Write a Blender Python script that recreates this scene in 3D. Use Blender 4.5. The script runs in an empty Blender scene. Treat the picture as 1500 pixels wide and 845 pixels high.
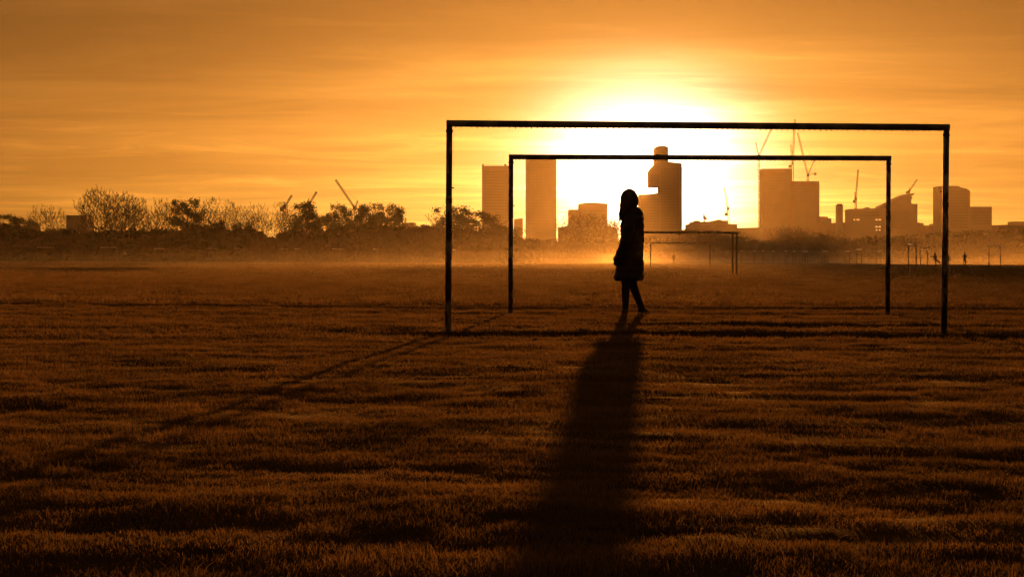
import bpy, bmesh, math, random
import numpy as np
from mathutils import Vector, Matrix

sc = bpy.context.scene
COL = sc.collection
R = math.radians

# ------------------------------------------------------------------ camera
F = 2800.0                       # focal length in photo pixels (photo is 1500 wide)
CAM = Vector((0.0, 0.0, 0.735))  # photographer crouching
ROLL, PITCH = 0.0035, math.atan((422.5 - 379.3) / F)
fwd = Vector((0, math.cos(PITCH), -math.sin(PITCH)))
rgt = Vector((math.cos(ROLL), 0, math.sin(ROLL)))
upv = rgt.cross(fwd).normalized()
rgt = fwd.cross(upv).normalized()
cd = bpy.data.cameras.new('camera')
cam = bpy.data.objects.new('camera', cd); COL.objects.link(cam)
m = Matrix((rgt, upv, -fwd)).transposed().to_4x4(); m.translation = CAM
cam.matrix_world = m
cd.sensor_width = 36.0; cd.sensor_fit = 'HORIZONTAL'; cd.lens = F / 1500 * 36
cd.clip_start = 0.05; cd.clip_end = 20000
sc.camera = cam

def ray(px, py):
    return (fwd + rgt * ((px - 750) / F) + upv * ((422.5 - py) / F))
def at(px, py, Y):
    d = ray(px, py); return CAM + d * (Y / d.y)
def gx(px, Y):                    # x on the ground at depth Y under photo column px
    return at(px, 380, Y).x

# ------------------------------------------------------------------ sun and sky
SUN = ray(945, 241).normalized()
ELEV = math.asin(SUN.z); AZ = math.atan2(SUN.x, SUN.y)
sl = bpy.data.lights.new('sun', 'SUN'); sl.energy = 4.4; sl.angle = R(0.36); sl.color = (1.0, 0.30, 0.035)
so = bpy.data.objects.new('sun', sl); COL.objects.link(so)
so.rotation_euler = SUN.to_track_quat('Z', 'Y').to_euler(); so.location = (0, 60, 60)

w = bpy.data.worlds.new('World'); sc.world = w; w.use_nodes = True
nt = w.node_tree; nt.nodes.clear()
def N(t, **kw):
    n = nt.nodes.new(t)
    for k, v in kw.items(): setattr(n, k, v)
    return n
def L(a, b): nt.links.new(a, b)
def mathn(op, a, b=None, c=None):
    n = N('ShaderNodeMath', operation=op)
    for i, v in enumerate((a, b, c)):
        if v is None: continue
        if isinstance(v, (int, float)): n.inputs[i].default_value = v
        else: L(v, n.inputs[i])
    return n.outputs[0]
def mixc(op, fac, a, b):
    n = N('ShaderNodeMix', data_type='RGBA', blend_type=op)
    for i, v in ((0, fac), (6, a), (7, b)):
        if isinstance(v, (int, float)): n.inputs[i].default_value = v
        elif isinstance(v, tuple): n.inputs[i].default_value = (*v, 1)
        else: L(v, n.inputs[i])
    return n.outputs[2]
sky = N('ShaderNodeTexSky', sky_type='NISHITA', sun_disc=False, sun_elevation=ELEV, sun_rotation=AZ,
        altitude=0, air_density=1.0, dust_density=6.0, ozone_density=1.0)
tc = N('ShaderNodeTexCoord')
nrm = N('ShaderNodeVectorMath', operation='NORMALIZE'); L(tc.outputs['Generated'], nrm.inputs[0])
dot = N('ShaderNodeVectorMath', operation='DOT_PRODUCT'); L(nrm.outputs[0], dot.inputs[0]); dot.inputs[1].default_value = SUN
theta = mathn('ARCCOSINE', mathn('MINIMUM', dot.outputs['Value'], 0.9999999))
# aureole of the low sun in hazy air: three widths
def lobe(width, power, gain, th=None):
    q = mathn('POWER', mathn('DIVIDE', th or theta, R(width)), power)
    return mathn('MULTIPLY', mathn('EXPONENT', mathn('MULTIPLY', q, -1.0)), gain)
def tint(val, col):
    n = N('ShaderNodeVectorMath', operation='SCALE'); n.inputs[0].default_value = col; L(val, n.inputs['Scale']); return n.outputs[0]
def addc(a, b):
    n = N('ShaderNodeVectorMath', operation='ADD'); L(a, n.inputs[0]); L(b, n.inputs[1]); return n.outputs[0]
# the lit haze layer thins with height above the horizon
elv = N('ShaderNodeSeparateXYZ'); L(nrm.outputs[0], elv.inputs[0])
fe = mathn('EXPONENT', mathn('MULTIPLY', mathn('MAXIMUM', elv.outputs[2], 0.0), -1.0 / R(4.0)))
dz = mathn('SUBTRACT', elv.outputs[2], SUN.z)     # the glow spreads wider along the haze layer than above it
the = mathn('SQRT', mathn('ADD', mathn('MULTIPLY', theta, theta), mathn('MULTIPLY', mathn('MULTIPLY', dz, dz), 0.9)))
AUR = addc(addc(tint(lobe(2.35, 2.0, 60.0, the), (1.0, 0.85, 0.60)), tint(mathn('MULTIPLY', fe, lobe(5.6, 1.3, 33.0, the)), (1.0, 0.58, 0.13))),
           tint(mathn('MULTIPLY', fe, lobe(42.0, 1.0, 8.8)), (1.0, 0.40, 0.032)))
CLX, CLY = 11.3, -2.2
# thin cloud streaks on a plane high above
sep = N('ShaderNodeSeparateXYZ'); L(nrm.outputs[0], sep.inputs[0])
zz = mathn('ADD', mathn('MAXIMUM', sep.outputs[2], 0.0), 0.035)
cmb = N('ShaderNodeCombineXYZ'); L(mathn('DIVIDE', sep.outputs[0], zz), cmb.inputs[0]); L(mathn('DIVIDE', sep.outputs[1], zz), cmb.inputs[1])
mp = N('ShaderNodeMapping'); L(cmb.outputs[0], mp.inputs[0]); mp.inputs['Scale'].default_value = (0.42, 0.75, 1); mp.inputs['Rotation'].default_value = (0, 0, R(9)); mp.inputs['Location'].default_value = (CLX, CLY, 0)
n1 = N('ShaderNodeTexNoise'); L(mp.outputs[0], n1.inputs[0]); n1.inputs['Scale'].default_value = 1.0; n1.inputs['Detail'].default_value = 7; n1.inputs['Roughness'].default_value = 0.55; n1.inputs['Distortion'].default_value = 0.6
n2 = N('ShaderNodeTexNoise'); L(mp.outputs[0], n2.inputs[0]); n2.inputs['Scale'].default_value = 0.35; n2.inputs['Detail'].default_value = 4
r1 = N('ShaderNodeMapRange'); L(n1.outputs[0], r1.inputs[0]); r1.inputs[1].default_value = 0.42; r1.inputs[2].default_value = 0.78; r1.inputs[3].default_value = 0.9; r1.inputs[4].default_value = 1.55
r2 = N('ShaderNodeMapRange'); L(n2.outputs[0], r2.inputs[0]); r2.inputs[1].default_value = 0.3; r2.inputs[2].default_value = 0.7; r2.inputs[3].default_value = 0.72; r2.inputs[4].default_value = 1.14
# small bright wisps low over the horizon, drawn out and slightly slanted
cw = N('ShaderNodeMapping'); L(nrm.outputs[0], cw.inputs[0]); cw.inputs['Scale'].default_value = (9, 9, 120); cw.inputs['Rotation'].default_value = (0, R(-1.6), 0); cw.inputs['Location'].default_value = (2.3, 0, 0.7)
n3 = N('ShaderNodeTexNoise'); L(cw.outputs[0], n3.inputs[0]); n3.inputs['Scale'].default_value = 1.0; n3.inputs['Detail'].default_value = 6; n3.inputs['Roughness'].default_value = 0.62; n3.inputs['Distortion'].default_value = 0.9
r3 = N('ShaderNodeMapRange'); L(n3.outputs[0], r3.inputs[0]); r3.inputs[1].default_value = 0.53; r3.inputs[2].default_value = 0.74; r3.inputs[3].default_value = 0.0; r3.inputs[4].default_value = 0.95
wisp = mathn('ADD', mathn('MULTIPLY', r3.outputs[0], fe), 1.0)
cl = mathn('MULTIPLY', mathn('MULTIPLY', r1.outputs[0], r2.outputs[0]), wisp)
nis = mixc('MULTIPLY', 1.0, sky.outputs[0], (0.05, 0.034, 0.018))
amb = N('ShaderNodeRGB'); amb.outputs[0].default_value = (0.85, 0.34, 0.10, 1)   # constant ambient fill added to the sky to lift the shadows
tot = addc(addc(nis, AUR), amb.outputs[0])
fin = N('ShaderNodeVectorMath', operation='SCALE'); L(tot, fin.inputs[0]); L(cl, fin.inputs['Scale'])
bg = N('ShaderNodeBackground'); L(fin.outputs[0], bg.inputs[0]); bg.inputs[1].default_value = 0.092
out = N('ShaderNodeOutputWorld'); L(bg.outputs[0], out.inputs[0])

vs = sc.view_settings
vs.view_transform = 'Standard'; vs.look = 'None'; vs.gamma = 1.0; vs.use_curve_mapping = False; vs.exposure = 0.0
cy = sc.cycles
cy.use_denoising = True
try:
    cy.denoiser = 'OPENIMAGEDENOISE'; cy.denoising_input_passes = 'RGB_ALBEDO_NORMAL'; cy.denoising_prefilter = 'ACCURATE'
except Exception: pass
cy.max_bounces = 4; cy.diffuse_bounces = 2; cy.glossy_bounces = 2; cy.transmission_bounces = 3; cy.volume_bounces = 1; cy.transparent_max_bounces = 8
cy.sample_clamp_indirect = 4.0
cy.use_adaptive_sampling = True; cy.adaptive_threshold = 0.02

# ------------------------------------------------------------------ helpers
MATS = {}
def mat(name, col, rough=0.85, col2=None, scale=3.0, trans=0.0, spec=0.3, metal=0.0, coord='Object', lo=0.4, hi=0.6, stretch=None):
    M = bpy.data.materials.new(name); M.use_nodes = True
    t = M.node_tree; b = t.nodes['Principled BSDF']
    b.inputs['Roughness'].default_value = rough; b.inputs['Specular IOR Level'].default_value = spec; b.inputs['Metallic'].default_value = metal
    src = None
    if col2 is None: b.inputs['Base Color'].default_value = (*col, 1)
    else:
        co = t.nodes.new('ShaderNodeTexCoord'); nz = t.nodes.new('ShaderNodeTexNoise'); rp = t.nodes.new('ShaderNodeValToRGB')
        mpn = t.nodes.new('ShaderNodeMapping'); mpn.inputs['Scale'].default_value = stretch or (1, 1, 1)
        t.links.new(co.outputs[coord], mpn.inputs[0]); t.links.new(mpn.outputs[0], nz.inputs[0])
        nz.inputs['Scale'].default_value = scale; nz.inputs['Detail'].default_value = 5
        rp.color_ramp.elements[0].position = lo; rp.color_ramp.elements[1].position = hi
        rp.color_ramp.elements[0].color = (*col, 1); rp.color_ramp.elements[1].color = (*col2, 1)
        t.links.new(nz.outputs[0], rp.inputs[0]); src = rp.outputs[0]; t.links.new(src, b.inputs['Base Color'])
    if trans > 0:
        tr = t.nodes.new('ShaderNodeBsdfTranslucent'); mx = t.nodes.new('ShaderNodeMixShader'); mx.inputs[0].default_value = trans
        if src: t.links.new(src, tr.inputs[0])
        else: tr.inputs[0].default_value = (*col, 1)
        t.links.new(b.outputs[0], mx.inputs[1]); t.links.new(tr.outputs[0], mx.inputs[2])
        t.links.new(mx.outputs[0], t.nodes['Material Output'].inputs[0])
    MATS[name] = M; return M

class MB:
    def __init__(s): s.v = []; s.f = []
    def add(s, vs, fs):
        o = len(s.v); s.v += [tuple(p) for p in vs]; s.f += [tuple(i + o for i in q) for q in fs]
    def box(s, a, b):
        (x0, y0, z0), (x1, y1, z1) = a, b
        s.add([(x0,y0,z0),(x1,y0,z0),(x1,y1,z0),(x0,y1,z0),(x0,y0,z1),(x1,y0,z1),(x1,y1,z1),(x0,y1,z1)],
              [(3,2,1,0),(4,5,6,7),(0,1,5,4),(1,2,6,5),(2,3,7,6),(3,0,4,7)])
    def tube(s, p, q, r0, r1=None, n=8, cap=True):
        p, q = Vector(p), Vector(q); r1 = r0 if r1 is None else r1
        d = (q - p); 
        if d.length < 1e-6: return
        d.normalize(); a = d.orthogonal().normalized(); b = d.cross(a)
        vs = [c + (a * math.cos(2*math.pi*i/n) + b * math.sin(2*math.pi*i/n)) * r for c, r in ((p, r0), (q, r1)) for i in range(n)]
        fs = [(i, (i+1) % n, n + (i+1) % n, n + i) for i in range(n)]
        if cap: fs += [tuple(range(n-1, -1, -1)), tuple(range(n, 2*n))]
        s.add(vs, fs)
    def loft(s, rings, cap=True):
        n = len(rings[0]); vs = [p for r in rings for p in r]; fs = []
        for k in range(len(rings) - 1):
            for i in range(n): fs.append((k*n+i, k*n+(i+1) % n, (k+1)*n+(i+1) % n, (k+1)*n+i))
        if cap: fs += [tuple(range(n-1, -1, -1)), tuple(range((len(rings)-1)*n, len(rings)*n))]
        s.add(vs, fs)
    def mesh(s, name, smooth=False):
        me = bpy.data.meshes.new(name); me.from_pydata(s.v, [], s.f); me.update()
        if smooth: me.polygons.foreach_set('use_smooth', [True] * len(me.polygons))
        return me
    def build(s, name, m, parent=None, smooth=False):
        return link(name, s.mesh(name, smooth), m, parent)
def link(name, me, m, parent=None):
    o = bpy.data.objects.new(name, me); COL.objects.link(o)
    if m is not None and not me.materials: me.materials.append(MATS[m] if isinstance(m, str) else m)
    o.parent = parent; return o
def tag(o, label=None, cat=None, group=None, kind=None):
    if label: o['label'] = label
    if cat: o['category'] = cat
    if group: o['group'] = group
    if kind: o['kind'] = kind
    return o
def empty(name, loc, label, cat, group=None, rz=0.0):
    o = bpy.data.objects.new(name, None); COL.objects.link(o); o.location = loc; o.rotation_euler = (0, 0, rz)
    o.empty_display_size = 0.2
    return tag(o, label, cat, group)
def np_mesh(name, verts, faces):
    me = bpy.data.meshes.new(name); k = faces.shape[1]
    me.vertices.add(len(verts)); me.vertices.foreach_set('co', np.ascontiguousarray(verts, dtype=np.float32).ravel())
    me.loops.add(faces.size); me.loops.foreach_set('vertex_index', np.ascontiguousarray(faces, dtype=np.int32).ravel())
    me.polygons.add(len(faces)); me.polygons.foreach_set('loop_start', np.arange(0, faces.size, k, dtype=np.int32))
    me.update(calc_edges=True); return me

# materials
mat('soil', (0.030, 0.020, 0.010), 0.95, (0.055, 0.036, 0.018), 2.5, coord='Object', spec=0.04)
mat('grass', (0.115, 0.085, 0.042), 0.62, (0.27, 0.19, 0.115), 1.1, trans=0.6, spec=0.18, coord='Object', lo=0.35, hi=0.7)
mat('post_paint', (0.035, 0.035, 0.038), 0.45, (0.30, 0.31, 0.33), 6.0, spec=0.5, lo=0.5, hi=0.6, stretch=(3, 3, 1))
mat('bar_paint', (0.06, 0.055, 0.055), 0.4, (0.22, 0.21, 0.20), 5.0, spec=0.5, lo=0.45, hi=0.65)
mat('far_paint', (0.75, 0.74, 0.70), 0.26, spec=0.7)
mat('steel', (0.06, 0.055, 0.05), 0.5, spec=0.4)
mat('bark', (0.045, 0.032, 0.022), 0.9, (0.09, 0.065, 0.045), 4.0)
mat('twig', (0.06, 0.038, 0.022), 0.85)
mat('leaf_dark', (0.035, 0.040, 0.014), 0.7, (0.075, 0.065, 0.022), 0.6, trans=0.25)
mat('leaf_hedge', (0.035, 0.034, 0.014), 0.9, (0.06, 0.048, 0.022), 0.4, trans=0.02, spec=0.05)
mat('concrete', (0.19, 0.18, 0.165), 0.85, (0.23, 0.21, 0.19), 0.05)
mat('brick', (0.17, 0.11, 0.08), 0.9, (0.21, 0.135, 0.10), 0.08)
mat('cladding', (0.15, 0.15, 0.155), 0.6, (0.19, 0.19, 0.195), 0.05)
mat('glass', (0.155, 0.145, 0.135), 0.55, spec=0.25)
mat('crane_paint', (0.10, 0.075, 0.045), 0.7)
mat('coat', (0.018, 0.015, 0.016), 0.7, (0.03, 0.026, 0.026), 9.0)
mat('denim', (0.022, 0.022, 0.030), 0.9)
mat('hair', (0.035, 0.020, 0.012), 0.5)
mat('skin', (0.45, 0.28, 0.20), 0.6)
mat('shoe', (0.03, 0.028, 0.027), 0.7)
mat('dark_cloth', (0.05, 0.045, 0.045), 0.85)
mat('white_sign', (0.8, 0.8, 0.76), 0.4, spec=0.5)

# ------------------------------------------------------------------ terrain
def vnoise(x, y, seed):
    xi = np.floor(x).astype(np.int64); yi = np.floor(y).astype(np.int64); fx = x - xi; fy = y - yi
    fx = fx*fx*fx*(fx*(fx*6-15)+10); fy = fy*fy*fy*(fy*(fy*6-15)+10)
    def h(a, b):
        n = (a * 374761393 + b * 668265263 + seed * 1442695041) & 0x7fffffff
        n = ((n ^ (n >> 13)) * 1274126177) & 0x7fffffff
        n = n ^ (n >> 16)
        return (n & 0xffff) / 32767.5 - 1.0
    a = h(xi, yi); b = h(xi+1, yi); c = h(xi, yi+1); d = h(xi+1, yi+1)
    return (a*(1-fx)+b*fx)*(1-fy) + (c*(1-fx)+d*fx)*fy
Y1, Y2 = F / 145.7, F / 109.0     # depths of the two near goals
GX1, GX2 = (gx(656, Y1) + gx(1384, Y1)) / 2, (gx(748, Y2) + gx(1301, Y2)) / 2
Z_REF = 0.0
def hz(x, y):
    x = np.asarray(x, dtype=np.float64); y = np.asarray(y, dtype=np.float64)
    z = 0.030 * vnoise(x / 11, y / 9, 1) + 0.010 * vnoise(x / 4.2 + 7, y / 2.6, 2)
    z += 0.008 * vnoise(x / 1.7, y / 1.0, 3) + 0.010 * vnoise(x / 0.6, y / 0.36, 4) + 0.006 * vnoise(x / 0.25, y / 0.18, 5)
    # rucked turf further out, and a slow swell
    far = np.clip((y - 25) / 60, 0, 1)
    z += far * (0.06 * vnoise(x / 16, y / 7, 6) + 0.05 * vnoise(x / 45, y / 18, 7))
    # goal mouths worn hollow on the camera side of each line
    for gxx, gy, hw, dep, dy in ((GX1 + .15, Y1 - 0.75, 3.1, 0.15, 0.55), (GX1 + 1.7, Y1 - 0.9, 1.7, 0.06, 0.6), (gx(745, Y2), Y2 - 0.45, .5, 0.07, 0.4), (gx(1190, Y2), Y2 - 0.4, 1.5, 0.07, 0.45), (GX1 + 1.2, Y1 + 1.9, 1.9, 0.09, 0.5)):
        e = hw + .35 * vnoise(x / .5, y / .3, 31)
        z -= dep * (1 + .3 * vnoise(x / .9, y / .9, 32)) * np.exp(-np.abs((y - gy) / dy) ** 3) / (1 + np.exp((np.abs(x - gxx) - e) * 3.5))
    z += 0.02 - Z_REF
    z *= np.clip((y + 2) / 4, 0.3, 1)
    return z
Z_REF = float(hz(np.array([gx(925, Y2)]), np.array([Y2]))[0])     # level the field where the walker stands
def hz1(x, y): return float(hz(np.array([x]), np.array([y]))[0])

def grid_ground():
    ys = [-38.0, -20, -8, -2]; y = 0.0
    while y < 3050:
        ys.append(y); y += 0.07 if 3.5 < y < 30 else (0.35 if y <= 3.5 else max(0.07, (y - 30) * 0.03 + 0.07))
    ys.append(3060)
    xs = [0.0]
    while xs[-1] < 1380:
        x = xs[-1]; xs.append(x + (0.09 if x < 9 else 0.09 + (x - 9) * 0.06))
    xs = np.array([-q for q in xs[:0:-1]] + xs); ys = np.array(ys)
    X, Yg = np.meshgrid(xs, ys); Z = hz(X, Yg) * np.where(Yg > 320, 0.3, 1) - 0.0
    nx, ny = len(xs), len(ys)
    idx = np.arange(nx * ny).reshape(ny, nx)
    f = np.stack([idx[:-1, :-1], idx[:-1, 1:], idx[1:, 1:], idx[1:, :-1]], -1).reshape(-1, 4)
    me = np_mesh('ground', np.stack([X, Yg, Z], -1).reshape(-1, 3), f)
    me.polygons.foreach_set('use_smooth', np.ones(len(f), dtype=bool))
    return tag(link('ground', me, 'soil'), kind='structure')
grid_ground()

# grass: real blades, denser and finer close by
rng = np.random.default_rng(5)
def blades(y0, y1, dens, hgt, wid, half=0.30, lean=0.55):
    area = half * (y1*y1 - y0*y0) + 4.0 * (y1 - y0)
    n = int(area * dens)
    y = np.sqrt(rng.uniform(y0*y0, y1*y1, n)); x = rng.uniform(-1, 1, n) * (half * y + 1.0)
    # tufts: thin the sward with noise and vary its height
    t = 0.5 + 0.5 * (0.6 * vnoise(x / 0.42, y / 0.25, 11) + 0.75 * vnoise(x / 0.12, y / 0.10, 12))
    keep = rng.uniform(0, 1, n) < np.clip(0.34 + 0.9 * t, 0.25, 1); x, y, t = x[keep], y[keep], t[keep]; n = len(x)
    h = hgt * (0.35 + 1.25 * np.clip(t, 0, 1)) * rng.uniform(0.55, 1.25, n); h *= np.where(rng.uniform(0, 1, n) < 0.02, 1.7, 1)
    a = rng.uniform(0, 2*np.pi, n); la = rng.uniform(0, 2*np.pi, n); lm = h * rng.uniform(0.1, lean * 1.5, n)
    z = hz(x, y) - 0.004; ww = wid * rng.uniform(0.7, 1.3, n)
    dx, dy = np.cos(a) * ww / 2, np.sin(a) * ww / 2
    lx, ly = np.cos(la) * lm, np.sin(la) * lm
    P = np.empty((n, 5, 3))
    P[:, 0] = np.stack([x - dx, y - dy, z], -1); P[:, 1] = np.stack([x + dx, y + dy, z], -1)
    P[:, 2] = np.stack([x + dx*.75 + lx*.32, y + dy*.75 + ly*.32, z + h*.6], -1)
    P[:, 3] = np.stack([x - dx*.75 + lx*.32, y - dy*.75 + ly*.32, z + h*.6], -1)
    P[:, 4] = np.stack([x + lx, y + ly, z + h], -1)
    return P
def blade_mesh(sets):
    V, T = [], []; o = 0
    for P, bent in sets:
        n = len(P)
        if bent:
            V.append(P.reshape(-1, 3)); b = np.arange(n)[:, None] * 5 + o
            T += [b + np.array([0, 1, 2]), b + np.array([0, 2, 3]), b + np.array([3, 2, 4])]; o += n * 5
        else:
            V.append(P[:, [0, 1, 4]].reshape(-1, 3)); b = np.arange(n)[:, None] * 3 + o
            T.append(b + np.array([0, 1, 2])); o += n * 3
    return np_mesh('grass', np.concatenate(V), np.concatenate(T))
GS = [(blades(3.4, 7.0, 12000, 0.020, 0.0026), True), (blades(7.0, 11, 7500, 0.022, 0.0034), False), (blades(11, 17, 4400, 0.025, 0.0048), False), (blades(17, 30, 2100, 0.032, 0.0080), False),
      (blades(30, 70, 500, 0.055, 0.022), False), (blades(70, 150, 50, 0.075, 0.06), False), (blades(150, 300, 6, 0.085, 0.17), False)]
g = link('grass', blade_mesh(GS), 'grass')
tag(g, 'short rough grass covering the playing field', 'grass', kind='stuff')

# ------------------------------------------------------------------ goals
def goal(base, width, height, label, group=None, rz=0.0, tilt=0.0, r=0.031, rb=0.034, near=True, bar_mat='far_paint'):
    t = empty('goal_frame', base, label, 'goal', group, rz); t.rotation_euler = (0, tilt, rz)
    n = 16 if near else 8; hw = width / 2
    for s in (-1, 1):
        b = MB(); b.tube((s*hw, 0, -0.15), (s*hw, 0, height - rb*0.4), r, n=n)
        p = b.build('post', 'post_paint' if near else 'steel', t, True)  # far posts coloured dark to stand in for shade beside their sunlit bars
        if near:
            for zc in (0.42, 1.28):   # old tape wraps and a net peg
                c = MB(); c.tube((s*hw, 0, zc), (s*hw, 0, zc + 0.05), r + 0.003, n=n); c.build('tape_wrap', 'steel', p)
            c = MB(); c.tube((s*hw, 0, height*0.69), (s*hw - s*(r + 0.022), 0.012, height*0.69), 0.006, n=6); c.build('net_peg', 'steel', p)
            c = MB(); c.tube((s*hw, 0, height - rb*2.6), (s*hw, 0, height - rb*1.9), r + 0.006, n=n); c.build('collar', 'steel', p)
    b = MB(); b.tube((-hw - r, 0, height), (hw + r, 0, height), rb, n=n)
    bar = b.build('crossbar', 'bar_paint' if near else bar_mat, t, True)
    if near:
        c = MB(); k = int(width / 0.055)
        for i in range(k):
            x = -hw + 0.06 + (width - 0.12) * i / (k - 1)
            if random.random() < 0.12: continue
            c.tube((x, 0.004, height - rb + 0.004), (x + random.uniform(-.006, .006), 0.006, height - rb - random.uniform(0.006, 0.013)), 0.0045, n=5)
        tag(c.build('net_hooks', 'steel', bar), kind='stuff')
    return t
random.seed(3)
H1, H2 = at(1020, 184.0, Y1).z, at(1024, 231.0, Y2).z
goal((GX1, Y1, 0.0), 4.99, H1, 'largest goal frame with peeling paint, framing the smaller goal and the walking person', tilt=0.0045)
goal((GX2, Y2, 0.0), 5.07, H2, 'bare goal frame with peeling paint beside the walking person', tilt=0.0)
MG = 'goal frames in the middle of the field'
D3, D4, D5 = 2.1 * F / 64.5, 2.1 * F / 60.5, 2.1 * F / 36.5
def far_goal(pr, D, label, group, W_=5.0, ang=0.0, z=None, r=0.05, side=1, H_=2.1, bar_mat='far_paint'):
    # the post at pixel column pr stands at depth D; the frame runs away from it turned by ang
    x = gx(pr, D); c = (x - side * math.cos(ang) * W_/2, D + math.sin(ang) * W_/2)
    return goal((c[0], c[1], hz1(x, D)), W_, H_, label, group, -side * ang, 0, r, r, False, bar_mat)
far_goal(1079, D3, 'thin goal frame behind the walking person, the taller of two standing back to back', MG, bar_mat='bar_paint')
far_goal(1073, D4, 'thin goal frame behind the walking person, the shorter of two standing back to back', MG, bar_mat='bar_paint')
far_goal(1040, D5, 'small faint goal frame seen through the back-to-back pair of goals', MG, bar_mat='bar_paint')
FG = 'distant goals standing end-on in the mist'
FLS = ['taller of two neighbouring distant end-on goals between the two right posts', 'shorter of two neighbouring distant end-on goals, next to the lunging person', 'distant goal with slanting bright bar beyond the right post of the largest goal',
       'distant end-on goal below the bright office windows', 'taller distant end-on goal below the slender crane', 'shorter distant end-on goal below the slim chimney-like tower', 'taller of two overlapping distant goals below the small low block', 'shorter of two overlapping distant goals below the small low block',
       'taller of two close distant goals below the lower half of the twin tower', 'shorter of two close distant goals below the lower half of the twin tower', 'low distant end-on goal below the step of the twin tower', 'distant end-on goal below the upper half of the twin tower'] + ['tiny distant end-on goal in the mist near the back-to-back goals'] * 4
for FL, (pl, pr, top) in zip(FLS, ((1330.5, 1342, 357.5), (1348.5, 1358.5, 365), (1448.5, 1465.5, 359.5), (1283.5, 1290.5, 369), (1254.7, 1262, 365), (1238, 1244.5, 372),
                    (1207, 1213, 368.5), (1204.5, 1209, 371), (1175, 1179, 371), (1179.5, 1183, 374), (1161, 1164.5, 375), (1149.5, 1152.5, 373), (1131, 1134, 375), (1116, 1118.5, 375.5), (1104, 1106, 376.5), (1085, 1087, 379))):
    hor = 379.3 + (pr - 750) * ROLL
    D = min((2.1 - 0.735) * F / max(hor - top, 1), 290)
    # rotate so that the frame spans the photographed columns, receding away from the camera
    best = min((abs((gx(pr, D) - math.cos(a) * 5.0) / (D + math.sin(a) * 5.0) * F + 750 - pl), a) for a in [R(q * 0.25) for q in range(200, 380)])
    far_goal(pr, D, FL, FG, ang=best[1])
LG = 'distant goals in the mist before the bare trees'
LLS = ['faint distant goal in the mist '+q for q in ('before the small rounded bare tree', 'before the broadest bare tree, by the pale disc', 'before the slim free-standing bare tree', 'before the bare tree against the dense dark tree', 'before the cone-shaped shrub', 'before the sparse bare tree', 'before the leafy tree under the short jibs', 'before the low leafy tree filling the dip', 'before the leafy tree by the long jib', 'before the last leafy tree of the row', 'just beside the left post of the largest goal')]
for LL, (pl, pr, top) in zip(LLS, ((54.6, 79.4, 362), (148.3, 170.5, 362.5), (225.5, 240, 366), (303, 317.5, 366.5), (344, 357, 367.4), (409.5, 421, 367), (432, 440, 368), (487, 496, 368.5), (497.5, 504, 371), (547, 553, 371.8), (663, 667, 376))):
    hor = 379.3 + (pr - 750) * ROLL
    D = min((2.1 - 0.735) * F / max(hor - top, 1), 285)
    w_px = (pr - pl) / F * D
    a = math.acos(min(1, w_px / 5.0))
    # left post is the nearer one here: the bar runs back towards the right
    x = gx(pl, D); W_ = 5.0
    best = min((abs((gx(pl, D) + math.cos(q) * W_) / (D + math.sin(q) * W_) * F + 750 - pr), q) for q in [R(k * 0.5) for k in range(20, 200)])
    q = best[1]; goal((x + math.cos(q) * W_/2, D + math.sin(q) * W_/2, hz1(x, D)), W_, 2.1, LL, LG, q, 0, 0.04, 0.04, False)

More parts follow.
